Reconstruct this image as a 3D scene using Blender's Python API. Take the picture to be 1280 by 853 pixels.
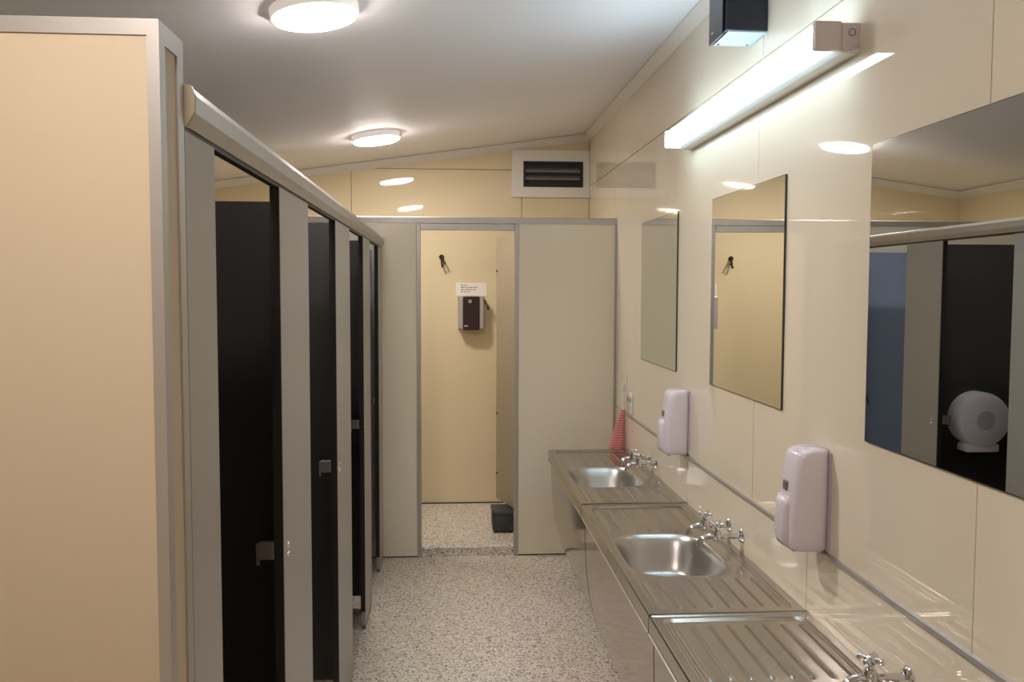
import bpy, bmesh, math, random
from mathutils import Vector, Matrix
random.seed(7)
for o in list(bpy.data.objects): bpy.data.objects.remove(o)
SC = bpy.context.scene
C = SC.collection

# ------------------------------------------------------------------ camera, world, exposure
F_PX = 1099.0
YAW, PITCH, ROLL = math.radians(4.00), math.radians(3.37), math.radians(-0.16)
cam_d = bpy.data.cameras.new('camera'); cam = bpy.data.objects.new('camera', cam_d); C.objects.link(cam)
cam_d.sensor_fit = 'HORIZONTAL'; cam_d.sensor_width = 36.0; cam_d.lens = F_PX / 1280 * 36.0
cam_d.clip_start = 0.02
_r = Vector((math.cos(YAW), -math.sin(YAW), 0)); _f0 = Vector((math.sin(YAW), math.cos(YAW), 0)); _u = Vector((0, 0, 1))
_f = _f0 * math.cos(PITCH) - _u * math.sin(PITCH); _d = -(_u * math.cos(PITCH) + _f0 * math.sin(PITCH))
_r2 = _r * math.cos(ROLL) + _d * math.sin(ROLL); _d2 = -_r * math.sin(ROLL) + _d * math.cos(ROLL)
m = Matrix((_r2, -_d2, -_f)).transposed().to_4x4(); m.translation = (0, 0, 1.6)
cam.matrix_world = m
SC.camera = cam
w = bpy.data.worlds.new('world'); SC.world = w; w.use_nodes = True
w.node_tree.nodes['Background'].inputs[0].default_value = (0.5, 0.6, 0.8, 1)
w.node_tree.nodes['Background'].inputs[1].default_value = 0.05
vs = SC.view_settings
vs.view_transform = 'Standard'; vs.look = 'None'; vs.gamma = 1.0; vs.exposure = 1.82
vs.use_curve_mapping = False
DISC_STRENGTH, DISC_COLOR = 32.0, (1.0, 0.91, 0.86)
TUBE_STRENGTH, TUBE_COLOR = 3.1, (0.62, 0.84, 1.0)

# ------------------------------------------------------------------ materials
def srgb(r, g, b):
    f = lambda c: (c / 255 / 12.92) if c <= 10 else ((c / 255 + .055) / 1.055) ** 2.4
    return (f(r), f(g), f(b), 1)
def mat(name, col, rough=.4, metal=0., spec=.5, noise=0., nscale=6., bump=0., bscale=60., coat=0., emit=None, estr=0., stretch=None, aniso=0.):
    mt = bpy.data.materials.new(name); mt.use_nodes = True
    nt = mt.node_tree; b = nt.nodes['Principled BSDF']
    b.inputs['Base Color'].default_value = col; b.inputs['Roughness'].default_value = rough
    b.inputs['Metallic'].default_value = metal; b.inputs['Specular IOR Level'].default_value = spec
    b.inputs['Coat Weight'].default_value = coat; b.inputs['Coat Roughness'].default_value = .04
    tc = nt.nodes.new('ShaderNodeTexCoord'); mp = nt.nodes.new('ShaderNodeMapping')
    nt.links.new(tc.outputs['Object'], mp.inputs['Vector'])
    if stretch: mp.inputs['Scale'].default_value = stretch
    if noise:
        n = nt.nodes.new('ShaderNodeTexNoise'); n.inputs['Scale'].default_value = nscale; n.inputs['Detail'].default_value = 4
        nt.links.new(mp.outputs[0], n.inputs['Vector'])
        mx = nt.nodes.new('ShaderNodeMix'); mx.data_type = 'RGBA'
        mx.inputs['A'].default_value = tuple(c * (1 - noise) for c in col[:3]) + (1,)
        mx.inputs['B'].default_value = tuple(min(1, c * (1 + noise)) for c in col[:3]) + (1,)
        nt.links.new(n.outputs['Fac'], mx.inputs['Factor']); nt.links.new(mx.outputs['Result'], b.inputs['Base Color'])
    if bump:
        n = nt.nodes.new('ShaderNodeTexNoise'); n.inputs['Scale'].default_value = bscale; n.inputs['Detail'].default_value = 3
        nt.links.new(mp.outputs[0], n.inputs['Vector'])
        bp = nt.nodes.new('ShaderNodeBump'); bp.inputs['Strength'].default_value = bump; bp.inputs['Distance'].default_value = .002
        nt.links.new(n.outputs['Fac'], bp.inputs['Height']); nt.links.new(bp.outputs[0], b.inputs['Normal'])
    if aniso: b.inputs['Anisotropic'].default_value = aniso
    if emit:
        b.inputs['Emission Color'].default_value = tuple(emit) + (1,); b.inputs['Emission Strength'].default_value = estr
    return mt
M = {}
M['wall'] = mat('cream_laminate', srgb(230, 219, 198), .025, spec=.55, noise=.03, nscale=3)
M['wall_back'] = mat('cream_laminate_back', srgb(224, 209, 174), .03, spec=.5, noise=.03, nscale=3)
M['joint'] = mat('dark_joint', srgb(72, 62, 50), .7)
M['panel'] = mat('cream_panel', srgb(195, 178, 153), .45, spec=.3, noise=.02, nscale=40)
M['part'] = mat('pale_partition', srgb(238, 230, 208), .22, noise=.02, nscale=60)
M['grey'] = mat('grey_pilaster', srgb(165, 161, 155), .35, noise=.03, nscale=90)
M['char'] = mat('charcoal_laminate', srgb(46, 44, 44), .4, spec=.35, noise=.12, nscale=120)
M['black_edge'] = mat('black_edge', srgb(34, 30, 28), .4)
M['blue_reflection'] = mat('laminate_blue_reflection', srgb(160, 176, 208), .2, noise=.06, nscale=50)  # blue daylight reflecting off a dark panel, put into the base colour
M['alu'] = mat('satin_aluminium', srgb(188, 183, 177), .42, metal=.65, noise=.06, nscale=30, stretch=(1, 1, .05))
M['steel'] = mat('stainless', srgb(184, 179, 170), .24, metal=1., noise=.08, nscale=9, bump=.10, bscale=30, stretch=(1, .12, 1))
M['steel_bowl'] = mat('stainless_bowl', srgb(190, 188, 184), .32, metal=1., noise=.05, nscale=20)
M['steel_fascia'] = mat('stainless_fascia', srgb(158, 148, 138), .10, metal=1., noise=.06, nscale=5, bump=.35, bscale=5, stretch=(1, .6, 1))
M['chrome'] = mat('chrome', srgb(225, 225, 228), .06, metal=1.)
M['ceil'] = mat('white_ceiling', srgb(247, 246, 250), .55, spec=.2, noise=.015, nscale=4)
M['white'] = mat('white_paint', srgb(232, 228, 220), .35)
M['lilac'] = mat('lilac_white_plastic', srgb(224, 214, 222), .22)
M['lilac2'] = mat('lilac_grey_plastic', srgb(188, 178, 188), .25)
M['window'] = mat('smoky_window', srgb(120, 110, 112), .15)
M['mirror'] = mat('silvered_glass', (.80, .82, .80, 1), .0, metal=1.)
M['mirror_edge'] = mat('mirror_edge', srgb(58, 62, 56), .2)
M['blackbox'] = mat('black_gloss_plastic', srgb(26, 28, 38), .25)
M['boxbase'] = mat('grey_base_plastic', srgb(176, 186, 192), .4)
M['cap'] = mat('pinkish_grey_plastic', srgb(214, 204, 202), .4)
M['paper'] = mat('paper', srgb(236, 230, 220), .8)
M['ink'] = mat('ink', srgb(120, 110, 104), .8)
M['brown'] = mat('dark_brown_plastic', srgb(44, 26, 30), .3)
M['darkmetal'] = mat('dark_metal', srgb(60, 54, 46), .35, metal=.8)
M['bin'] = mat('charcoal_bin', srgb(58, 62, 64), .5, noise=.15, nscale=30)
M['vent_dark'] = mat('vent_dark', srgb(34, 34, 38), .5)
M['vent_slat'] = mat('vent_slat', srgb(130, 130, 134), .3, metal=.6)
M['doorgrey'] = mat('taupe_door', srgb(158, 145, 122), .4, noise=.03, nscale=50)
M['latch'] = mat('grey_latch', srgb(104, 100, 97), .5)
M['clear'] = mat('milky_plastic', srgb(226, 220, 210), .2)
M['rim'] = mat('opal_rim', srgb(240, 236, 230), .4, emit=DISC_COLOR, estr=.10)
M['disc'] = mat('disc_diffuser', (.9, .9, .9, 1), .4, emit=DISC_COLOR, estr=DISC_STRENGTH)
M['tube'] = mat('tube_diffuser', (.9, .9, .9, 1), .4, emit=TUBE_COLOR, estr=TUBE_STRENGTH)

def terrazzo():
    mt = bpy.data.materials.new('terrazzo'); mt.use_nodes = True
    nt = mt.node_tree; b = nt.nodes['Principled BSDF']; b.inputs['Roughness'].default_value = .38
    tc = nt.nodes.new('ShaderNodeTexCoord')
    def layer(scale, stops):
        v = nt.nodes.new('ShaderNodeTexVoronoi'); v.inputs['Scale'].default_value = scale
        nt.links.new(tc.outputs['Object'], v.inputs['Vector'])
        sp = nt.nodes.new('ShaderNodeSeparateColor'); nt.links.new(v.outputs['Color'], sp.inputs[0])
        r = nt.nodes.new('ShaderNodeValToRGB'); r.color_ramp.interpolation = 'CONSTANT'
        els = r.color_ramp.elements
        els[0].position = 0; els[0].color = stops[0][1]
        els[1].position = stops[1][0]; els[1].color = stops[1][1]
        for p, c in stops[2:]:
            e = els.new(p); e.color = c
        nt.links.new(sp.outputs[0], r.inputs[0]); return v, r
    _, r1 = layer(150, [(0, srgb(96, 90, 84)), (.06, srgb(168, 158, 146)), (.2, srgb(212, 201, 186)), (.5, srgb(230, 220, 206)), (.8, srgb(246, 240, 230))])
    v2, r2 = layer(92, [(0, srgb(50, 46, 44)), (.08, srgb(116, 106, 96)), (.15, srgb(242, 236, 226)), (.3, srgb(220, 205, 184))])
    d = nt.nodes.new('ShaderNodeMath'); d.operation = 'LESS_THAN'; d.inputs[1].default_value = .36
    nt.links.new(v2.outputs['Distance'], d.inputs[0])
    mx = nt.nodes.new('ShaderNodeMix'); mx.data_type = 'RGBA'
    nt.links.new(d.outputs[0], mx.inputs['Factor']); nt.links.new(r1.outputs[0], mx.inputs['A']); nt.links.new(r2.outputs[0], mx.inputs['B'])
    n = nt.nodes.new('ShaderNodeTexNoise'); n.inputs['Scale'].default_value = 1.6
    nt.links.new(tc.outputs['Object'], n.inputs['Vector'])
    m2 = nt.nodes.new('ShaderNodeMix'); m2.data_type = 'RGBA'; m2.blend_type = 'MULTIPLY'; m2.inputs['Factor'].default_value = .12
    nt.links.new(mx.outputs['Result'], m2.inputs['A']); nt.links.new(n.outputs['Color'], m2.inputs['B'])
    nt.links.new(m2.outputs['Result'], b.inputs['Base Color'])
    return mt
M['floor'] = terrazzo()

def gingham():
    mt = bpy.data.materials.new('red_gingham'); mt.use_nodes = True
    nt = mt.node_tree; b = nt.nodes['Principled BSDF']; b.inputs['Roughness'].default_value = .9
    uv = nt.nodes.new('ShaderNodeUVMap'); sp = nt.nodes.new('ShaderNodeSeparateXYZ')
    nt.links.new(uv.outputs[0], sp.inputs[0])
    outs = []
    for i in (0, 1):
        a = nt.nodes.new('ShaderNodeMath'); a.operation = 'FRACT'; nt.links.new(sp.outputs[i], a.inputs[0])
        g = nt.nodes.new('ShaderNodeMath'); g.operation = 'GREATER_THAN'; g.inputs[1].default_value = .66
        nt.links.new(a.outputs[0], g.inputs[0]); outs.append(g)
    mxm = nt.nodes.new('ShaderNodeMath'); mxm.operation = 'MAXIMUM'
    nt.links.new(outs[0].outputs[0], mxm.inputs[0]); nt.links.new(outs[1].outputs[0], mxm.inputs[1])
    mx = nt.nodes.new('ShaderNodeMix'); mx.data_type = 'RGBA'
    mx.inputs['A'].default_value = srgb(176, 34, 44); mx.inputs['B'].default_value = srgb(226, 170, 164)
    nt.links.new(mxm.outputs[0], mx.inputs['Factor']); nt.links.new(mx.outputs['Result'], b.inputs['Base Color'])
    return mt
M['gingham'] = gingham()

# ------------------------------------------------------------------ mesh helpers
def box(bm, x0, x1, y0, y1, z0, z1, bev=0., seg=2):
    r = bmesh.ops.create_cube(bm, size=1.0)
    vs_ = r['verts']
    for v in vs_:
        v.co = Vector(((x0 + x1) / 2 + v.co.x * (x1 - x0), (y0 + y1) / 2 + v.co.y * (y1 - y0), (z0 + z1) / 2 + v.co.z * (z1 - z0)))
    if bev:
        es = list({e for v in vs_ for e in v.link_edges})
        bmesh.ops.bevel(bm, geom=es, offset=bev, segments=seg, affect='EDGES', profile=.5)
def tube(bm, pts, radii, n=14, cap=True):
    pts = [Vector(p) for p in pts]
    if not isinstance(radii, (list, tuple)): radii = [radii] * len(pts)
    rings = []; prev = None
    for i, p in enumerate(pts):
        t = (pts[min(i + 1, len(pts) - 1)] - pts[max(i - 1, 0)])
        t = t.normalized() if t.length > 1e-9 else prev_t
        prev_t = t
        a = prev if prev is not None else (Vector((0, 0, 1)) if abs(t.z) < .9 else Vector((1, 0, 0)))
        a = (a - t * a.dot(t)).normalized(); b_ = t.cross(a); prev = a
        rings.append([bm.verts.new(p + (a * math.cos(2 * math.pi * k / n) + b_ * math.sin(2 * math.pi * k / n)) * radii[i]) for k in range(n)])
    for r0, r1 in zip(rings, rings[1:]):
        for k in range(n): bm.faces.new((r0[k], r0[(k + 1) % n], r1[(k + 1) % n], r1[k]))
    if cap:
        bm.faces.new(rings[0][::-1]); bm.faces.new(rings[-1])
def cyl(bm, p0, p1, r, n=20):
    tube(bm, [p0, p1], r, n)
def prism(bm, prof, axis, a, b_):
    """closed polygon prof of (u,v) swept along axis from a to b_.  axis 'y': (x,z); 'x': (y,z); 'z': (x,y)"""
    def P(u, v, t): return {'y': (u, t, v), 'x': (t, u, v), 'z': (u, v, t)}[axis]
    A = [bm.verts.new(P(u, v, a)) for u, v in prof]; B = [bm.verts.new(P(u, v, b_)) for u, v in prof]
    n = len(prof)
    for i in range(n): bm.faces.new((A[i], A[(i + 1) % n], B[(i + 1) % n], B[i]))
    bm.faces.new(A[::-1]); bm.faces.new(B)
def obj(name, bm, material, parent=None, smooth=None, loc=None):
    me = bpy.data.meshes.new(name)
    bmesh.ops.recalc_face_normals(bm, faces=bm.faces[:])
    bm.to_mesh(me); bm.free()
    me.materials.append(M[material] if isinstance(material, str) else material)
    o = bpy.data.objects.new(name, me); C.objects.link(o)
    if smooth:
        for p in me.polygons: p.use_smooth = True
        if smooth < 3.1: me.set_sharp_from_angle(angle=smooth)
    if parent is not None:
        o.parent = parent
        o.matrix_parent_inverse = Matrix.Translation(-Vector(parent.location)) if parent.type == 'EMPTY' else Matrix.Identity(4)
    return o
def B(name, material, parent, *a, bev=0., smooth=None):
    bm = bmesh.new(); box(bm, *a, bev=bev); return obj(name, bm, material, parent, smooth)
def tag(o, label, cat, group=None):
    o['label'] = label; o['category'] = cat
    if group: o['group'] = group
    return o
def thing(name, label, cat, loc, group=None):
    o = bpy.data.objects.new(name, None); C.objects.link(o); o.empty_display_size = .05
    o.location = loc; return tag(o, label, cat, group)
def struct(o, label=None):
    o['kind'] = 'structure'
    if label: o['label'] = label
    return o
def copy_tree(root, off):
    r = root.copy(); C.objects.link(r); r.location = Vector(root.location) + Vector(off)
    for ch in root.children:
        c = ch.copy(); C.objects.link(c); c.parent = r
        c.matrix_parent_inverse = ch.matrix_parent_inverse.copy()
        for g in ch.children:
            d = g.copy(); C.objects.link(d); d.parent = c
            d.matrix_parent_inverse = g.matrix_parent_inverse.copy()
    return r

# ------------------------------------------------------------------ dimensions
XW, XL, YW, YF, YB, XS = .985, -1.77, 6.25, -1.6, 5.19, -.40
def ceil_z(x): return 2.565 + .14 * x
STEP = .063

# ------------------------------------------------------------------ room shell
bm = bmesh.new(); box(bm, XL - .1, XW + .115, YF - .1, YW + .115, -.1, 0)
struct(obj('floor', bm, 'floor'), 'speckled terrazzo floor of the washroom')
bm = bmesh.new(); prism(bm, [(XL - .1, ceil_z(XL - .1)), (XW + .115, ceil_z(XW + .115)), (XW + .115, ceil_z(XW + .115) + .1), (XL - .1, ceil_z(XL - .1) + .1)], 'y', YF - .1, YW + .115)
struct(obj('ceiling', bm, 'ceil'), 'smooth pale sloping ceiling')
# right wall: backing + individually set laminate panels
bm = bmesh.new(); box(bm, XW + .015, XW + .115, YF - .1, YW + .115, 0, ceil_z(XW) - .0)
wr = struct(obj('wall_right', bm, 'joint'), 'glossy cream panelled wall behind the sinks')
G = .0019
def rpanel(y0, y1, z0, z1): B('wall_panel', 'wall', wr, XW, XW + .0145, y0 + G, y1 - G, z0 + G, z1 - G)
ys = [YW, 5.23, 4.01, 2.785, 1.565, .345, -.875, YF]
for a, b_ in zip(ys[1:], ys): rpanel(a, b_, .905, 2.329)
ysl = [YW, 4.81, 3.572, 2.335, 1.115, -.105, -1.325, YF]
for a, b_ in zip(ysl[1:], ysl): rpanel(a, b_, .0, .905)
for a, b_ in zip([5.21, 2.76, .32, YF], [YW, 5.21, 2.76, .32]): rpanel(a, b_, 2.329, ceil_z(XW) - .002)
# back wall
bm = bmesh.new(); prism(bm, [(XL, 0), (XW + .015, 0), (XW + .015, ceil_z(XW + .015)), (XL, ceil_z(XL))], 'y', YW + .015, YW + .115)
wb = struct(obj('wall_back', bm, 'joint'), 'cream panelled end wall with fine joints')
def bpanel(x0, x1, z0, z1, top=False):
    bm = bmesh.new()
    if top: prism(bm, [(x0 + G, z0 + G), (x1 - G, z0 + G), (x1 - G, ceil_z(x1) - .002), (x0 + G, ceil_z(x0) - .002)], 'y', YW, YW + .0145)
    else: box(bm, x0 + G, x1 - G, YW, YW + .0145, z0 + G, z1 - G)
    obj('wall_panel', bm, 'wall_back', wb)
bpanel(-.691, .503, 0, 2.441); bpanel(.503, XW, 0, 2.441)
bpanel(-.691, XW, 2.441, 0, True)
bpanel(XL, -.691, 0, 0, True)
# left and front walls (seen in the mirrors)
bm = bmesh.new(); box(bm, XL - .1, XL, YF - .1, YW + .115, 0, ceil_z(XL))
struct(obj('wall_left', bm, 'wall_back'), 'plain cream wall behind the toilet stalls')
bm = bmesh.new(); prism(bm, [(XL, 0), (XW + .015, 0), (XW + .015, ceil_z(XW + .015)), (XL, ceil_z(XL))], 'y', YF - .1, YF)
struct(obj('wall_front', bm, 'wall_back'), 'plain cream wall at the entrance end')
# cornices
def cornice(name, prof_pts, axis, a, b_):
    bm = bmesh.new(); prism(bm, prof_pts, axis, a, b_); struct(obj(name, bm, 'white'), 'narrow pale cornice where wall meets ceiling')
zc = ceil_z(XW)
cornice('trim_1', [(XW - .001, zc - .052), (XW - .001, zc - .002), (XW - .040, zc - .008), (XW - .036, zc - .014), (XW - .008, zc - .044)], 'y', YF, YW)
zl = ceil_z(XL)
cornice('trim_2', [(XL + .001, zl - .050), (XL + .001, zl - .002), (XL + .045, zl + .002), (XL + .038, zl - .012), (XL + .010, zl - .042)], 'y', YF, YW)
for nm, y, s in (('trim_3', YW, -1), ('trim_4', YF, 1)):
    bm = bmesh.new()
    prof = [(.001, -.050), (.001, -.003), (.040, -.003), (.034, -.012), (.009, -.042)]
    A = [bm.verts.new((XL, y + s * u, ceil_z(XL) + v)) for u, v in prof]; Bq = [bm.verts.new((XW, y + s * u, ceil_z(XW) + v)) for u, v in prof]
    for i in range(5): bm.faces.new((A[i], A[(i + 1) % 5], Bq[(i + 1) % 5], Bq[i]))
    bm.faces.new(A); bm.faces.new(Bq[::-1])
    struct(obj(nm, bm, 'white'), 'narrow pale cornice following the ceiling slope')
# aluminium trim strip above the sinks
bm = bmesh.new(); prism(bm, [(XW, .897), (XW - .004, .897), (XW - .008, .901), (XW - .009, .906), (XW - .007, .911), (XW, .913)], 'y', .2, 4.82)
struct(obj('trim_5', bm, 'alu', smooth=.9), 'slim metal strip running along the wall above the sinks')
# raised terrazzo step of the end cubicle
bm = bmesh.new(); prism(bm, [(5.197, 0), (5.216, 0), (5.216, STEP), (5.214, STEP), (5.203, STEP - .004), (5.198, STEP - .012)], 'x', -.173, .376)
box(bm, XL, XW, 5.216, YW, 0, STEP)
struct(obj('floor_step', bm, 'floor'), 'raised terrazzo floor of the end cubicle')
B('floor_seal', 'joint', bpy.data.objects['floor_step'], XL, XW, YW - .006, YW, STEP, STEP + .008)

# ------------------------------------------------------------------ end cubicle front
pf = thing('cubicle_front', 'pale greenish partition with metal framed opening at the end of the room', 'partition', (.1, YB, 0))
T0, T1 = YB, YB + .022
B('panel', 'part', pf, XL + .002, -.199, T0, T1, .008, 1.985)
B('panel', 'part', pf, .403, XW - .010, T0, T1, .008, 1.985)
bm = bmesh.new(); prism(bm, [(T0 - .008, 1.985), (T1 + .008, 1.985), (T1 + .008, 2.018), (T0 - .002, 2.022), (T0 - .008, 2.018)], 'x', XL + .002, XW - .001)
obj('top_rail', bm, 'alu', pf)
B('header', 'alu', pf, -.172, .375, T0 - .004, T1 + .002, 1.945, 1.984, bev=.002)
for a, b_ in ((-.199, -.174), (.377, .403)):
    B('jamb', 'alu', pf, a, b_, T0 - .006, T1 + .004, .002, 1.984, bev=.002)
B('wall_channel', 'alu', pf, XW - .012, XW - .001, T0 - .004, T1 + .004, .008, 1.984)
B('bottom_seal', 'joint', pf, XL + .002, -.200, T0 + .004, T1 - .012, .0, .010)
B('bottom_seal', 'joint', pf, .404, XW - .012, T0 + .004, T1 - .012, .0, .010)
# door standing open inside cubicle
dr = thing('cubicle_door', 'taupe door standing open inside the end cubicle', 'door', (.44, 5.40, .20))
bm = bmesh.new(); box(bm, -.010, .010, 0, .42, .008, 1.74, bev=.002)
d_ = obj('door_leaf', bm, 'doorgrey'); d_.parent = dr
for z in (1.52, .18, .58, 1.10):
    bm = bmesh.new(); cyl(bm, (-.016, .40, z), (-.009, .40, z), .007, 12); k = obj('bolt', bm, 'darkmetal' if z != 1.10 else 'chrome'); k.parent = dr
bm = bmesh.new()
for z in (.25, 1.55): cyl(bm, (0, -.008, z - .04), (0, -.008, z + .04), .008, 10)
k = obj('hinge', bm, 'alu'); k.parent = dr
dr.rotation_euler = (0, 0, math.radians(18))
# low bin under the door
bn = thing('sanitary_bin', 'low charcoal bin on the raised floor under the cubicle door', 'bin', (.335, 5.56, STEP))
bm = bmesh.new(); box(bm, .262, .402, 5.45, 5.66, STEP + .012, .178, bev=.012); obj('body', bm, 'bin', bn, .6)
bm = bmesh.new(); box(bm, .258, .406, 5.446, 5.664, .176, .200, bev=.008); obj('lid', bm, 'bin', bn, .6)
for x in (.285, .38):
    for y in (5.475, 5.64):
        bm = bmesh.new(); cyl(bm, (x, y, STEP), (x, y, STEP + .014), .012, 12); obj('foot', bm, 'bin', bn)
# dispenser, sign and hook on the end wall
dp = thing('wall_dispenser', 'dark brown fronted metal dispenser with a lever on the cubicle wall', 'dispenser', (.143, YW, 1.314))
B('back_plate', 'alu', dp, .052, .234, YW - .012, YW, 1.316, 1.552, bev=.002)
B('side_plate', 'alu', dp, .055, .088, YW - .100, YW - .012, 1.322, 1.552, bev=.004)
B('side_plate', 'alu', dp, .200, .231, YW - .100, YW - .012, 1.322, 1.552, bev=.004)
B('front_cover', 'brown', dp, .088, .200, YW - .112, YW - .012, 1.314, 1.550, bev=.006)
bm = bmesh.new(); cyl(bm, (.135, YW - .122, 1.515), (.135, YW - .110, 1.515), .013, 20); obj('lock_button', bm, 'chrome', dp)
B('slot_label', 'alu', dp, .094, .122, YW - .114, YW - .111, 1.338, 1.348)
bm = bmesh.new(); tube(bm, [(.231, YW - .06, 1.53), (.262, YW - .075, 1.475), (.262, YW - .085, 1.46)], [.005, .005, .009], 10); obj('lever', bm, 'darkmetal', dp, 1)
sg = thing('notice', 'small white paper notice taped above the brown dispenser', 'notice', (.146, YW, 1.555))
B('sheet', 'paper', sg, .038, .254, YW - .0015, YW, 1.555, 1.645)
for i, (x0, x1) in enumerate(((.072, .118), (.072, .196), (.072, .190), (.072, .146))):
    z = 1.628 - i * .0155
    bm = bmesh.new(); x = x0
    while x < x1 - .006:
        l = random.choice((.010, .016, .022)); box(bm, x, min(x + l, x1), YW - .0021, YW - .0014, z - .003, z + .003); x += l + .005
    obj('print_line', bm, 'ink', sg)
hk = thing('coat_hook', 'small dark double coat hook on the end cubicle wall', 'hook', (-.063, YW, 1.82))
bm = bmesh.new(); cyl(bm, (-.063, YW - .008, 1.825), (-.063, YW, 1.825), .018, 18); obj('base_plate', bm, 'darkmetal', hk, .8)
bm = bmesh.new(); tube(bm, [(-.063, YW - .006, 1.828), (-.058, YW - .04, 1.815), (-.045, YW - .065, 1.79), (-.038, YW - .07, 1.775)], [.008, .006, .006, .008], 10); obj('prong', bm, 'darkmetal', hk, 1)
bm = bmesh.new(); tube(bm, [(-.063, YW - .006, 1.82), (-.062, YW - .03, 1.79), (-.059, YW - .045, 1.762), (-.057, YW - .058, 1.755), (-.057, YW - .066, 1.768)], [.007, .006, .006, .006, .007], 10); obj('prong', bm, 'darkmetal', hk, 1)

# vent grille
vt = thing('vent_grille', 'white framed wall vent with dark horizontal louvres', 'vent', (.71, YW, 2.25))
vx0, vx1, vz0, vz1 = .433, XW - .002, 2.25, 2.578
ix0, ix1, iz0, iz1 = .513, .936, 2.321, 2.501
for a in ((vx0, ix0, vz0, vz1), (ix1, vx1, vz0, vz1), (ix0 - .001, ix1 + .001, vz0, iz0), (ix0 - .001, ix1 + .001, iz1, vz1)):
    B('frame', 'white', vt, a[0], a[1], YW - .022, YW, a[2], a[3])
B('backing', 'vent_dark', vt, ix0, ix1, YW - .004, YW, iz0, iz1)
for a in ((ix0, ix0 + .012, iz0, iz1), (ix1 - .016, ix1, iz0, iz1), (ix0 + .012, ix1 - .016, iz1 - .012, iz1), (ix0 + .012, ix1 - .016, iz0, iz0 + .012)):
    B('inner_frame', 'vent_dark', vt, a[0], a[1], YW - .026, YW - .004, a[2], a[3])
for i in range(2):
    z = iz0 + .062 + i * .054
    bm = bmesh.new(); prism(bm, [(YW - .024, z - .012), (YW - .021, z - .014), (YW - .006, z + .016), (YW - .009, z + .019), (YW - .020, z + .004)], 'x', ix0 + .016, ix1 - .020)
    obj('louvre', bm, 'vent_slat', vt)

# ------------------------------------------------------------------ cream end wall of stall row
pn = thing('end_wall_panel', 'broad cream panel wall with mitred metal edging beside the stalls', 'panel wall', (-1.0, 1.32, 0))
PY0, PY1, PZ = 1.263, 1.372, 1.970
B('front_sheet', 'panel', pn, XL + .003, XS - .012, PY0 + .002, PY0 + .02, 0, PZ - .015)
B('core', 'panel', pn, XL + .003, XS - .003, PY0 + .02, PY1 - .016, 0, PZ - .003)
B('rear_sheet', 'panel', pn, XL + .003, XS - .022, PY1 - .016, PY1 - .003, 0, PZ - .003)
bm = bmesh.new(); prism(bm, [(XL + .003, PZ), (XS, PZ), (XS - .0165, PZ - .022), (XL + .003, PZ - .022)], 'y', PY0, PY0 + .004)
obj('top_edging', bm, 'alu', pn)
bm = bmesh.new(); prism(bm, [(XS, PZ - .0005), (XS, 0), (XS - .0168, 0), (XS - .0168, PZ - .0222)], 'y', PY0, PY0 + .004)
obj('corner_edging', bm, 'alu', pn)
B('corner_edging', 'alu', pn, XS - .003, XS, PY0 + .0042, PY0 + .026, 0, PZ - .0005)
B('corner_edging', 'alu', pn, XS - .003, XS, PY1 - .028, PY1, 0, PZ - .0005)
B('top_cap', 'alu', pn, XL + .003, XS - .0032, PY0 + .0042, PY1, PZ - .003, PZ)
B('top_edging', 'alu', pn, XS - .003, XS, PY0 + .0262, PY1 - .0282, PZ - .03, PZ - .0005)

# ------------------------------------------------------------------ stall fronts
PT = .018
rl = thing('stall_head_rail', 'long metal head rail running over the stall fronts', 'rail', (XS, 3.2, 1.845))
bm = bmesh.new()
prism(bm, [(XS - .026, 1.846), (XS + .000, 1.846), (XS + .013, 1.866), (XS + .014, 1.892), (XS + .010, 1.903), (XS + .006, 1.905), (XS - .018, 1.907), (XS - .026, 1.900)], 'y', PY1 + .012, YB - .008)
obj('rail_body', bm, 'alu', rl)
bm = bmesh.new()
prism(bm, [(XS - .028, 1.844), (XS + .001, 1.844), (XS + .0145, 1.865), (XS + .0155, 1.8925), (XS + .011, 1.905), (XS + .006, 1.907), (XS - .018, 1.909), (XS - .028, 1.902)], 'y', PY1 + .002, PY1 + .012)
obj('end_cap', bm, 'doorgrey', rl)
B('under_strip', 'black_edge', rl, XS - .020, XS - .004, PY1 + .012, YB - .008, 1.838, 1.846)
pil = [(PY1 + .003, 1.541), (2.108, 2.525), (3.113, 3.545), (4.081, 4.417), (4.92, YB - .010)]
plabels = ['narrow grey stall pilaster against the metal edge of the cream panel wall',
           'grey stall pilaster between the first and second openings from the cream panel wall',
           'grey stall pilaster between the second and third openings from the cream panel wall',
           'grey stall pilaster between the third opening and the last one by the end cubicle',
           'narrow grey stall pilaster meeting the end cubicle partition']
LZ = .972
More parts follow.
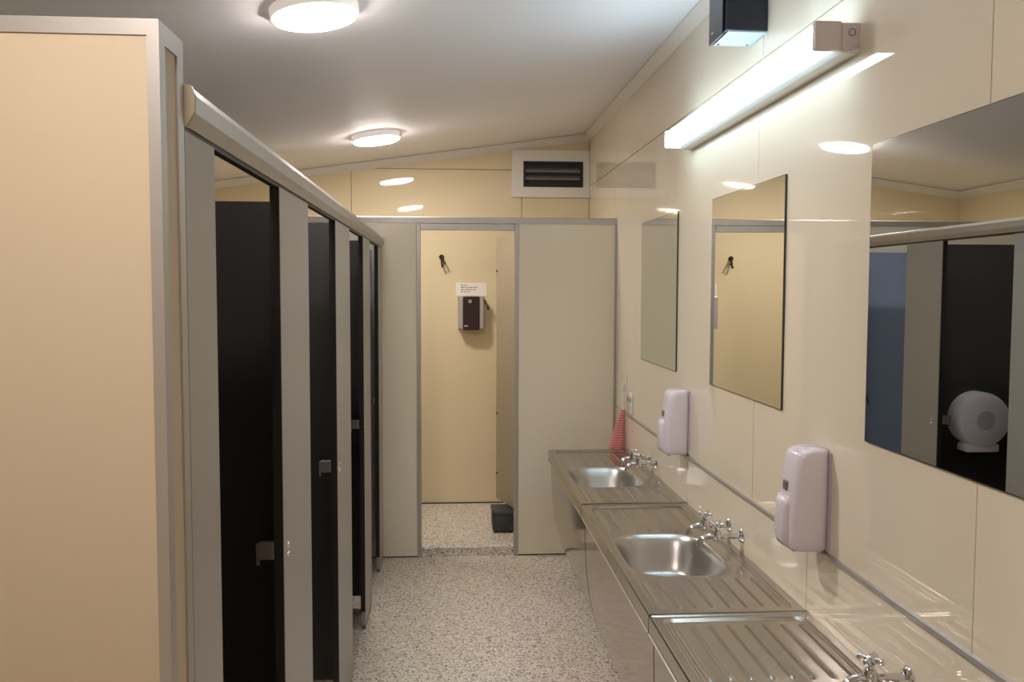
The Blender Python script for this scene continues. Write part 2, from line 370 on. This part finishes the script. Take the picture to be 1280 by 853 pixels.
for i, (y0, y1) in enumerate(pil):
    p = thing('stall_pilaster', plabels[i], 'pilaster', (XS - .009, (y0 + y1) / 2, 0), 'grey pilasters along the stall fronts')
    z0 = .018
    e0 = y0 + (.004 if i else 0)
    B('face_panel', 'grey', p, XS - PT, XS, e0, y1, z0, 1.838)
    if i:
        B('edge_strip', 'black_edge', p, XS - PT - .004, XS - .0005, y0 - .002, y0 + .004, .088, 1.838)
        bm = bmesh.new(); box(bm, XS - PT - .042, XS - PT - .004, y0 - .004, y0 + .016, LZ - .021, LZ + .021, bev=.003); st = obj('latch_keeper', bm, 'latch', p)
        B('keeper_lip', 'latch', st, XS - PT - .046, XS - PT - .040, y0 - .004, y0 + .006, LZ - .034, LZ + .018)
        for dz in (-.011, .011):
            bm = bmesh.new(); bmesh.ops.create_uvsphere(bm, u_segments=12, v_segments=8, radius=.0075)
            for v in bm.verts: v.co = Vector((XS + v.co.x * .8, y0 + .055 + v.co.y, LZ - .012 + dz + v.co.z))
            obj('screw_cap', bm, 'chrome', p, 3.14)
    B('foot_channel', 'latch', p, XS - PT + .002, XS - .002, e0 + .004, y1 - .004, 0, .018)
# partitions between stalls
ptn = [(2.29, 1.820, 'between the first and second stalls from the cream panel wall'), (3.30, 1.842, 'between the second and third stalls from the cream panel wall'),
       (4.215, 1.828, 'between the third stall and the last stall')]
for i, (y, zt, lab) in enumerate(ptn):
    p = thing('stall_partition', 'charcoal laminate partition ' + lab, 'partition', (-1.0, y, 0), 'charcoal partitions dividing the stalls')
    B('board', 'char', p, XL, XS - PT - .001, y - .009, y + .009, .120, zt)
p = thing('stall_liner', 'laminate board with a painted-in blue daylight reflection, lining the last stall against the cubicle partition', 'partition', (-1.0, 5.10, 0))
B('board', 'blue_reflection', p, XL, XS - PT - .03, 5.09, 5.108, .120, 1.825)
h2 = thing('coat_hook', 'small bright coat hook high on the lining board of the last stall', 'hook', (-.47, 5.09, 1.73))
bm = bmesh.new(); box(bm, -.482, -.455, 5.082, 5.0903, 1.69, 1.75, bev=.003); obj('base_plate', bm, 'chrome', h2, .6)
bm = bmesh.new(); tube(bm, [(-.468, 5.084, 1.715), (-.468, 5.06, 1.70), (-.466, 5.045, 1.715)], [.006, .006, .007], 10); obj('prong', bm, 'chrome', h2, 1)
# stall doors, folded back inside the stalls
dlab = ['charcoal door folded back inside the first stall by the cream panel wall', 'charcoal door folded back inside the second stall from the cream panel wall',
        'charcoal door folded back inside the third stall from the cream panel wall', 'charcoal door folded back inside the last stall by the end cubicle']
for i in range(4):
    y1 = pil[i][1]; p = thing('stall_door', dlab[i], 'door', (XS - .05, y1 - .02, .12), 'stall doors')
    yy = y1 - .030
    bm = bmesh.new(); box(bm, -.97, XS - PT - .012, yy, yy + .018, .125, 1.81, bev=.001); obj('door_leaf', bm, 'char', p)
    bm = bmesh.new(); cyl(bm, (-.94, yy + .017, LZ), (-.94, yy + .045, LZ), .016, 16); obj('latch_knob', bm, 'latch', p, .6)
    for z in (.35, 1.55):
        bm = bmesh.new(); cyl(bm, (XS - PT - .007, yy + .012, z - .03), (XS - PT - .007, yy + .012, z + .03), .006, 10); obj('hinge', bm, 'alu', p, .6)
# jumbo paper dispenser in the third stall
jx, jy, jz = -.655, 4.206, .965
jd = thing('toilet_paper_dispenser', 'round pale jumbo toilet paper dispenser on the charcoal partition', 'dispenser', (jx, jy, jz - .14))
def disc_y(bm, prof, cx, cz, n=40, squash=1.0):
    rings = [[bm.verts.new((cx + r * math.cos(2 * math.pi * k / n), y, cz + r * squash * math.sin(2 * math.pi * k / n))) for k in range(n)] for y, r in prof]
    for a, b_ in zip(rings, rings[1:]):
        for k in range(n): bm.faces.new((a[k], a[(k + 1) % n], b_[(k + 1) % n], b_[k]))
    bm.faces.new(rings[0]); bm.faces.new(rings[-1][::-1])
bm = bmesh.new(); disc_y(bm, [(jy, .135), (jy - .08, .135), (jy - .10, .128), (jy - .108, .11)], jx, jz); obj('cover', bm, 'lilac', jd, .7)
bm = bmesh.new(); disc_y(bm, [(jy - .107, .048), (jy - .111, .046)], jx, jz); obj('viewing_window', bm, 'lilac2', jd, .7)
bm = bmesh.new(); box(bm, jx - .085, jx + .085, jy - .095, jy - .002, jz - .162, jz - .118, bev=.012); obj('outlet_lip', bm, 'lilac', jd, .7)

# ------------------------------------------------------------------ ceiling lights
llab = ['round ceiling light at the entrance end before the cream panel wall', 'round ceiling light over the aisle beside the second stall', 'round ceiling light over the aisle by the end cubicle']
TH = math.atan(.14)
for i, y in enumerate((.55, 2.92, 5.27)):
    x = -.437; z = ceil_z(x)
    L = thing('ceiling_light', llab[i], 'light', (x, y, z), 'round ceiling lights')
    L.rotation_euler = (0, -TH, 0)
    def lathe(prof, n=56):
        bm = bmesh.new(); rings = []
        for r, zz in prof: rings.append([bm.verts.new((r * math.cos(2 * math.pi * k / n), r * math.sin(2 * math.pi * k / n), zz)) for k in range(n)])
        for a, b_ in zip(rings, rings[1:]):
            for k in range(n): bm.faces.new((a[k], a[(k + 1) % n], b_[(k + 1) % n], b_[k]))
        bm.faces.new(rings[0]); bm.faces.new(rings[-1][::-1]); return bm
    o = obj('housing', lathe([(.142, -.001), (.142, -.026), (.139, -.031), (.134, -.033)]), 'rim', None, .6); o.parent = L
    o = obj('diffuser', lathe([(.133, -.031), (.131, -.039), (.12, -.043), (.05, -.045)]), 'disc', None, 3.14); o.parent = L

# batten light on the right wall
bt = thing('batten_light', 'long bluish white fluorescent batten light on the wall above the mirrors', 'light', (XW, 2.83, 2.18))
by0, by1 = 2.09, 3.575
bm = bmesh.new(); prism(bm, [(XW, 2.238), (.930, 2.238), (.930, 2.182), (.944, 2.172), (XW, 2.172)], 'y', by0 + .008, by1)
obj('spine', bm, 'white', bt)
bm = bmesh.new(); prism(bm, [(.929, 2.236), (.929, 2.192), (.922, 2.180), (.884, 2.180), (.876, 2.188), (.876, 2.236), (.884, 2.243), (.922, 2.243)], 'y', by0 + .020, by1 - .012)
obj('diffuser', bm, 'tube', bt, .9)
bm = bmesh.new(); box(bm, .872, .940, by0, by0 + .020, 2.176, 2.246, bev=.005); obj('end_cap', bm, 'cap', bt, .6)
bm = bmesh.new(); box(bm, .872, .940, by1 - .012, by1, 2.178, 2.244, bev=.004); obj('end_cap', bm, 'tube', bt, .6)
bm = bmesh.new(); prism(bm, [(XW, 2.192), (XW, 2.242), (.940, 2.242), (.940, 2.178), (.966, 2.178)], 'y', by0 + .003, by0 + .010); pl = obj('end_plate', bm, 'cap', bt)
bm = bmesh.new(); n = 24
for r0, r1 in ((.0075, .0092),):
    a0 = [bm.verts.new((.965 + r0 * math.cos(2 * math.pi * k / n), by0 + .002, 2.220 + r0 * math.sin(2 * math.pi * k / n))) for k in range(n)]
    a1 = [bm.verts.new((.965 + r1 * math.cos(2 * math.pi * k / n), by0 + .002, 2.220 + r1 * math.sin(2 * math.pi * k / n))) for k in range(n)]
    b0 = [bm.verts.new((v.co.x, by0 + .0035, v.co.z)) for v in a0]; b1 = [bm.verts.new((v.co.x, by0 + .0035, v.co.z)) for v in a1]
    for k in range(n):
        q = (k + 1) % n
        bm.faces.new((a0[k], a0[q], a1[q], a1[k])); bm.faces.new((a0[k], b0[k], b0[q], a0[q])); bm.faces.new((a1[k], a1[q], b1[q], b1[k]))
        bm.faces.new((b0[k], b1[k], b1[q], b0[q]))
obj('knockout', bm, 'latch', bt)

# black box high on the wall
bb = thing('black_wall_box', 'glossy black box with a pale underside fixed high on the wall', 'box', (XW, 2.8, 2.40))
B('body', 'blackbox', bb, .853, XW, 2.722, 2.885, 2.404, 2.64, bev=.003)
B('front_cover', 'blackbox', bb, .846, .853, 2.742, 2.885, 2.398, 2.64, bev=.002)
B('base_plate', 'boxbase', bb, .860, XW - .002, 2.727, 2.882, 2.400, 2.4045)
B('badge', 'boxbase', bb, .8452, .8465, 2.835, 2.855, 2.425, 2.431)
for y in (2.866,):
    for x in (.872, .968):
        bm = bmesh.new(); cyl(bm, (x, y, 2.398), (x, y, 2.401), .004, 10); obj('screw', bm, 'darkmetal', bb)

# ------------------------------------------------------------------ mirrors
mz0, mz1 = 1.243, 1.939
mlab = ['large frameless wall mirror over the sink unit with raised shiny drainer ribs', 'frameless wall mirror over the middle sink', 'frameless wall mirror over the sink next to the red checked towel']
for i, (y0, y1) in enumerate(((1.285, 2.005), (2.535, 3.260), (3.764, 4.475))):
    p = thing('wall_mirror', mlab[i], 'mirror', (XW, (y0 + y1) / 2, mz0), 'frameless mirrors above the sinks')
    B('backing', 'mirror_edge', p, XW - .006, XW, y0, y1, mz0, mz1)
    B('glass', 'mirror', p, XW - .0066, XW - .006, y0 + .002, y1 - .002, mz0 + .002, mz1 - .002)

# ------------------------------------------------------------------ soap dispensers
def rrect(cx, cy, hx, hy, r, n=6):
    pts = []
    for sx, sy, a0 in ((1, 1, 0), (-1, 1, 90), (-1, -1, 180), (1, -1, 270)):
        for k in range(n + 1):
            a = math.radians(a0 + 90 * k / n); pts.append((cx + sx * (hx - r) + r * math.cos(a), cy + sy * (hy - r) + r * math.sin(a)))
    return pts
def loft(bm, secs):
    rings = [[bm.verts.new((x, y, z)) for x, y in ps] for z, ps in secs]
    n = len(rings[0])
    for a, b_ in zip(rings, rings[1:]):
        for k in range(n): bm.faces.new((a[k], a[(k + 1) % n], b_[(k + 1) % n], b_[k]))
    bm.faces.new(rings[0][::-1]); bm.faces.new(rings[-1])
def soap(y0, label):
    z0 = .918; h = .268; W = .112
    yc = y0 + W / 2
    p = thing('soap_dispenser', label, 'dispenser', (XW, yc, z0), 'soap dispensers above the sinks')
    secs = []
    for t, dep, wf in ((0, .088, .80), (.012, .098, .88), (.05, .104, .93), (.12, .106, .955), (.3, .105, .98), (.5, .102, 1.0), (.7, .097, 1.0), (.85, .091, .99), (.93, .087, .975), (.965, .082, .95), (.985, .074, .91), (1.0, .058, .82)):
        secs.append((z0 + h * t, rrect(XW - .004 - dep / 2 + .002, yc, dep / 2, W * wf / 2, min(.026, dep / 2 * .8))))
    bm = bmesh.new(); loft(bm, secs); body = obj('cover', bm, 'lilac', p, 3.14)
    B('back_plate', 'lilac2', p, XW - .007, XW, y0 + .004, y0 + W - .004, z0 + .004, z0 + h - .008)
    bm = bmesh.new(); loft(bm, [(z0 + .012, rrect(XW - .098, yc, .016, .030, .012)), (z0 + .03, rrect(XW - .104, yc, .018, .034, .013)), (z0 + .12, rrect(XW - .105, yc, .014, .034, .012)), (z0 + .142, rrect(XW - .101, yc, .012, .030, .010))])
    obj('push_lever', bm, 'lilac', p, 3.14)
    bm = bmesh.new(); box(bm, XW - .1055, XW - .095, yc - .014, yc + .014, z0 + .154, z0 + .180, bev=.003); obj('level_window', bm, 'window', p)
    bm = bmesh.new(); cyl(bm, (XW - .075, yc, z0 - .010), (XW - .075, yc, z0 + .004), .008, 12); obj('nozzle', bm, 'lilac2', p)
soap(2.186, 'lilac white soap dispenser on the wall between the middle mirror and the large mirror')
soap(3.532, 'lilac white soap dispenser on the wall between the two smaller mirrors')

# ------------------------------------------------------------------ power outlet, clip, towel
ot = thing('power_outlet', 'white power outlet plate on the wall above the red towel', 'outlet', (XW, 4.73, .955))
bm = bmesh.new(); box(bm, XW - .010, XW, 4.665, 4.80, .922, 1.035, bev=.003); obj('plate', bm, 'clear', ot, .6)
for y in (4.70, 4.765):
    B('rocker_switch', 'latch', ot, XW - .013, XW - .009, y - .010, y + .010, .985, 1.012)
    for dz, dy in ((.958, -.008), (.958, .008), (.945, 0)):
        B('socket_slot', 'vent_dark', ot, XW - .0105, XW - .0095, y + dy - .0015, y + dy + .0015, dz - .004, dz + .004)
cl = thing('towel_clip', 'pale plastic towel clip stuck on the wall beside the power outlet', 'clip', (XW, 4.86, 1.02))
bm = bmesh.new(); box(bm, XW - .006, XW, 4.842, 4.885, 1.03, 1.135, bev=.0025); obj('base', bm, 'clear', cl, .6)
bm = bmesh.new(); tube(bm, [(XW - .006, 4.864, 1.075), (XW - .022, 4.864, 1.055), (XW - .026, 4.864, 1.035), (XW - .018, 4.864, 1.025)], [.006, .006, .006, .005], 10); obj('hook', bm, 'clear', cl, 1)
bm = bmesh.new()
n, rows = 40, 18
rings = []
for j in range(rows + 1):
    t = j / rows; z = .922 - .33 * t
    half = .010 + .052 * (t ** .8); dep = .008 + .022 * min(1, t * 1.3)
    cx = XW - .005 - half * .95
    ring = []
    for k in range(n):
        a = 2 * math.pi * k / n
        fold = 1 + .22 * t * math.sin(5 * a + 1.3) + .08 * t * math.sin(9 * a)
        ring.append(bm.verts.new((min(XW - .004, cx + half * math.cos(a)), 4.868 + dep * fold * math.sin(a), z + .006 * math.sin(3 * a) * t)))
    rings.append(ring)
uvl = bm.loops.layers.uv.new('UVMap')
for j in range(rows):
    for k in range(n):
        q = (k + 1) % n
        f = bm.faces.new((rings[j][k], rings[j][q], rings[j + 1][q], rings[j + 1][k]))
        for lp, (jj, kk) in zip(f.loops, ((j, k), (j, k + 1), (j + 1, k + 1), (j + 1, k))):
            lp[uvl].uv = (kk / n * 26, jj / rows * 24)
bm.faces.new(rings[0]); bm.faces.new(rings[-1][::-1])
tw = thing('tea_towel', 'red and white checked tea towel hanging on the wall past the sink end', 'towel', (XW, 4.868, .59))
obj('cloth', bm, 'gingham', tw, 3.14)
bm = bmesh.new(); tube(bm, [(XW - .020, 4.864, 1.026), (XW - .018, 4.862, .98), (XW - .014, 4.866, .918), (XW - .018, 4.87, .918), (XW - .023, 4.868, .98), (XW - .024, 4.866, 1.026)], .0022, 8); obj('hanging_loop', bm, 'paper', tw)

# ------------------------------------------------------------------ sink units
SX0, SX1, SZ, SL = .545, XW - .001, .710, 1.232
def smooth(a, b_, x):
    t = max(0., min(1., (x - a) / (b_ - a))); return t * t * (3 - 2 * t)
BU, BV, BA, BBW, BD = .655, .195, .238, .166, .125
def bowl_s(u, v):
    du, dv = abs(u - BU) / BA, abs(v - BV) / BBW
    return (du ** 3.4 + dv ** 3.4) ** (1 / 3.4)
W_ = SX1 - SX0
def height(u, v):
    # distance inside the pressed pan (rounded rectangle)
    m_ = .024; r = .03
    qx = abs(u - SL / 2) - (SL / 2 - m_ - r); qy = abs(v - W_ / 2) - (W_ / 2 - m_ - r)
    d = r - (math.hypot(max(qx, 0), max(qy, 0)) + min(max(qx, qy), 0))
    z = -.0065 * smooth(0, .010, d)
    # rolled lip along both ends
    e = min(u, SL - u); z += .003 * smooth(.012, .004, e) if e < .012 else 0
    s = bowl_s(u, v)
    # pressed drainer ribs
    k = (v - .050) / .0485; kk = round(k)
    if 0 <= kk <= 7:
        dv = abs(v - (.050 + .0485 * kk))
        rib = max(0., 1 - (dv / .0065) ** 2)
        far = smooth(.058, .075, u) * smooth(.40, .375, u) if u < .5 else smooth(.915, .935, u) * smooth(1.178, 1.160, u)
        z += .0038 * rib * far
    if s < 1.0:
        z += -.004 * smooth(1.0, .965, s) - BD * smooth(.99, .70, s) - .008 * (1 - min(1, s / .7))
    return z
NU, NV = 308, 116
def sink_grid(which):
    bm = bmesh.new(); vv = {}
    def vert(i, j):
        if (i, j) not in vv:
            u, v = SL * i / NU, W_ * j / NV
            vv[(i, j)] = bm.verts.new((SX0 + v, -u, height(u, v)))
        return vv[(i, j)]
    for i in range(NU):
        for j in range(NV):
            s = bowl_s(SL * (i + .5) / NU, W_ * (j + .5) / NV)
            if (s < 1.03) == (which == 'bowl'):
                bm.faces.new((vert(i, j), vert(i + 1, j), vert(i + 1, j + 1), vert(i, j + 1)))
    return bm
def make_sink():
    root = bpy.data.objects.new('sink_unit', None); C.objects.link(root); root.empty_display_size = .05
    root.location = (0, 0, SZ)
    def add(name, bm, material, sm=None):
        o = obj(name, bm, material, None, sm); o.parent = root; return o
    add('drainer_top', sink_grid('top'), 'steel', 3.14)
    bw = add('bowl', sink_grid('bowl'), 'steel_bowl', 3.14)
    bx, by = SX0 + BV, -BU
    bm = bmesh.new(); n = 28
    prof = [(.032, .003), (.030, .006), (.026, .005), (.022, .001)]
    rings = [[bm.verts.new((bx + r * math.cos(2 * math.pi * k / n), by + r * math.sin(2 * math.pi * k / n), height(BU, BV) + zz)) for k in range(n)] for r, zz in prof]
    for a, b_ in zip(rings, rings[1:]):
        for k in range(n): bm.faces.new((a[k], a[(k + 1) % n], b_[(k + 1) % n], b_[k]))
    bm.faces.new(rings[-1]); bm.faces.new(rings[0][::-1])
    o = obj('drain', bm, 'chrome', None, .8); o.parent = bw
    # front lip
    bm = bmesh.new(); prism(bm, [(SX0 - .006, -.002), (SX0 - .003, .0015), (SX0 + .002, .0005), (SX0 + .002, -.053), (SX0 - .009, -.053), (SX0 - .009, -.049), (SX0 - .006, -.047)], 'y', -SL + .001, -.001); add('front_lip', bm, 'steel')
    bm = bmesh.new(); prism(bm, [(SX0 + .004, -.002), (SX1, -.002), (SX1, -.050), (SX0 + .004, -.050)], 'y', -.003, -.001); add('end_lip', bm, 'steel')
    bm = bmesh.new(); prism(bm, [(SX0 + .004, -.009), (SX1, -.009), (SX1, -.050), (SX0 + .004, -.050)], 'y', -SL + .001, -SL + .003); add('end_lip', bm, 'steel')
    # curved fascia down to the floor
    front = [(.553, -.048), (.555, -.150), (.561, -.265), (.573, -.370), (.590, -.450), (.612, -.520), (.640, -.585), (.668, -.640), (.690, -.680), (.702, -.7095)]
    prof = front + [(x + .012, z) for x, z in front[::-1]]
    bm = bmesh.new(); prism(bm, prof, 'y', -SL + .002, -.002); add('fascia', bm, 'steel_fascia', .5)
    return root
slabels = ['stainless steel sink unit at the end beside the red checked towel', 'stainless steel middle sink unit below the middle mirror', 'stainless steel sink unit with raised drainer ribs below the large mirror']
sink = make_sink()
starts = (4.80, 3.557, 2.320)
for i, y in enumerate(starts):
    s = sink if i == 0 else copy_tree(sink, (0, 0, 0))
    s.location = (0, y, SZ)
    tag(s, slabels[i], 'sink', 'stainless sink units')

# taps
def make_tap():
    root = bpy.data.objects.new('bib_tap', None); C.objects.link(root); root.empty_display_size = .03
    def add(name, bm, sm=1.0):
        o = obj(name, bm, 'chrome', None, sm); o.parent = root; return o
    bm = bmesh.new(); tube(bm, [(0, 0, 0), (-.004, 0, 0), (-.010, 0, 0), (-.014, 0, 0)], [.024, .024, .019, .012], 24); add('wall_flange', bm, .6)
    bm = bmesh.new(); tube(bm, [(-.008, 0, 0), (-.075, 0, 0)], .0095, 16); add('inlet_pipe', bm)
    bm = bmesh.new(); tube(bm, [(-.088, 0, -.017), (-.088, 0, -.012), (-.088, 0, .010), (-.088, 0, .018), (-.088, 0, .021), (-.088, 0, .024), (-.088, 0, .034)], [.009, .015, .016, .013, .013, .008, .007], 18); add('body', bm, .8)
    bm = bmesh.new(); tube(bm, [(-.092, 0, -.002), (-.112, 0, .001), (-.132, 0, -.004), (-.144, 0, -.016), (-.147, 0, -.032)], [.011, .0105, .010, .010, .011], 16); add('spout', bm, 1.2)
    h = bmesh.new(); tube(h, [(-.088, 0, .032), (-.088, 0, .037), (-.088, 0, .046), (-.088, 0, .051)], [.010, .014, .013, .007], 18); hd = add('handle', h, .8)
    for k in range(4):
        a = math.pi / 4 + k * math.pi / 2; d = Vector((math.cos(a), math.sin(a), 0)); c = Vector((-.088, 0, .042))
        bm = bmesh.new(); tube(bm, [c + d * .008, c + d * .018, c + d * .025, c + d * .029], [.0065, .0070, .0082, .005], 12)
        o = obj('handle_arm', bm, 'chrome', None, 1.0); o.parent = hd
    return root
tap = make_tap()
first = True
TAPL = (('chrome wall tap of the end sink, on the red checked towel side', 'chrome wall tap of the end sink, on the soap dispenser side'),
        ('chrome wall tap of the middle sink, on the side of the sink with the towel', 'chrome wall tap of the middle sink, on the side of the ribbed sink'),
        ('chrome wall tap of the sink below the large mirror, beside its raised drainer ribs', 'chrome wall tap of the sink below the large mirror, away from its raised drainer ribs'))
for i, ysp in enumerate(((4.249, 4.113), (3.010, 2.873), (1.783, 1.646))):
    for j, y in enumerate(ysp):
        t = tap if first else copy_tree(tap, (0, 0, 0)); first = False
        t.location = (XW, y, .768)
        tag(t, TAPL[i][j], 'tap', 'chrome taps over the ' + ('end sink', 'middle sink', 'ribbed sink')[i])
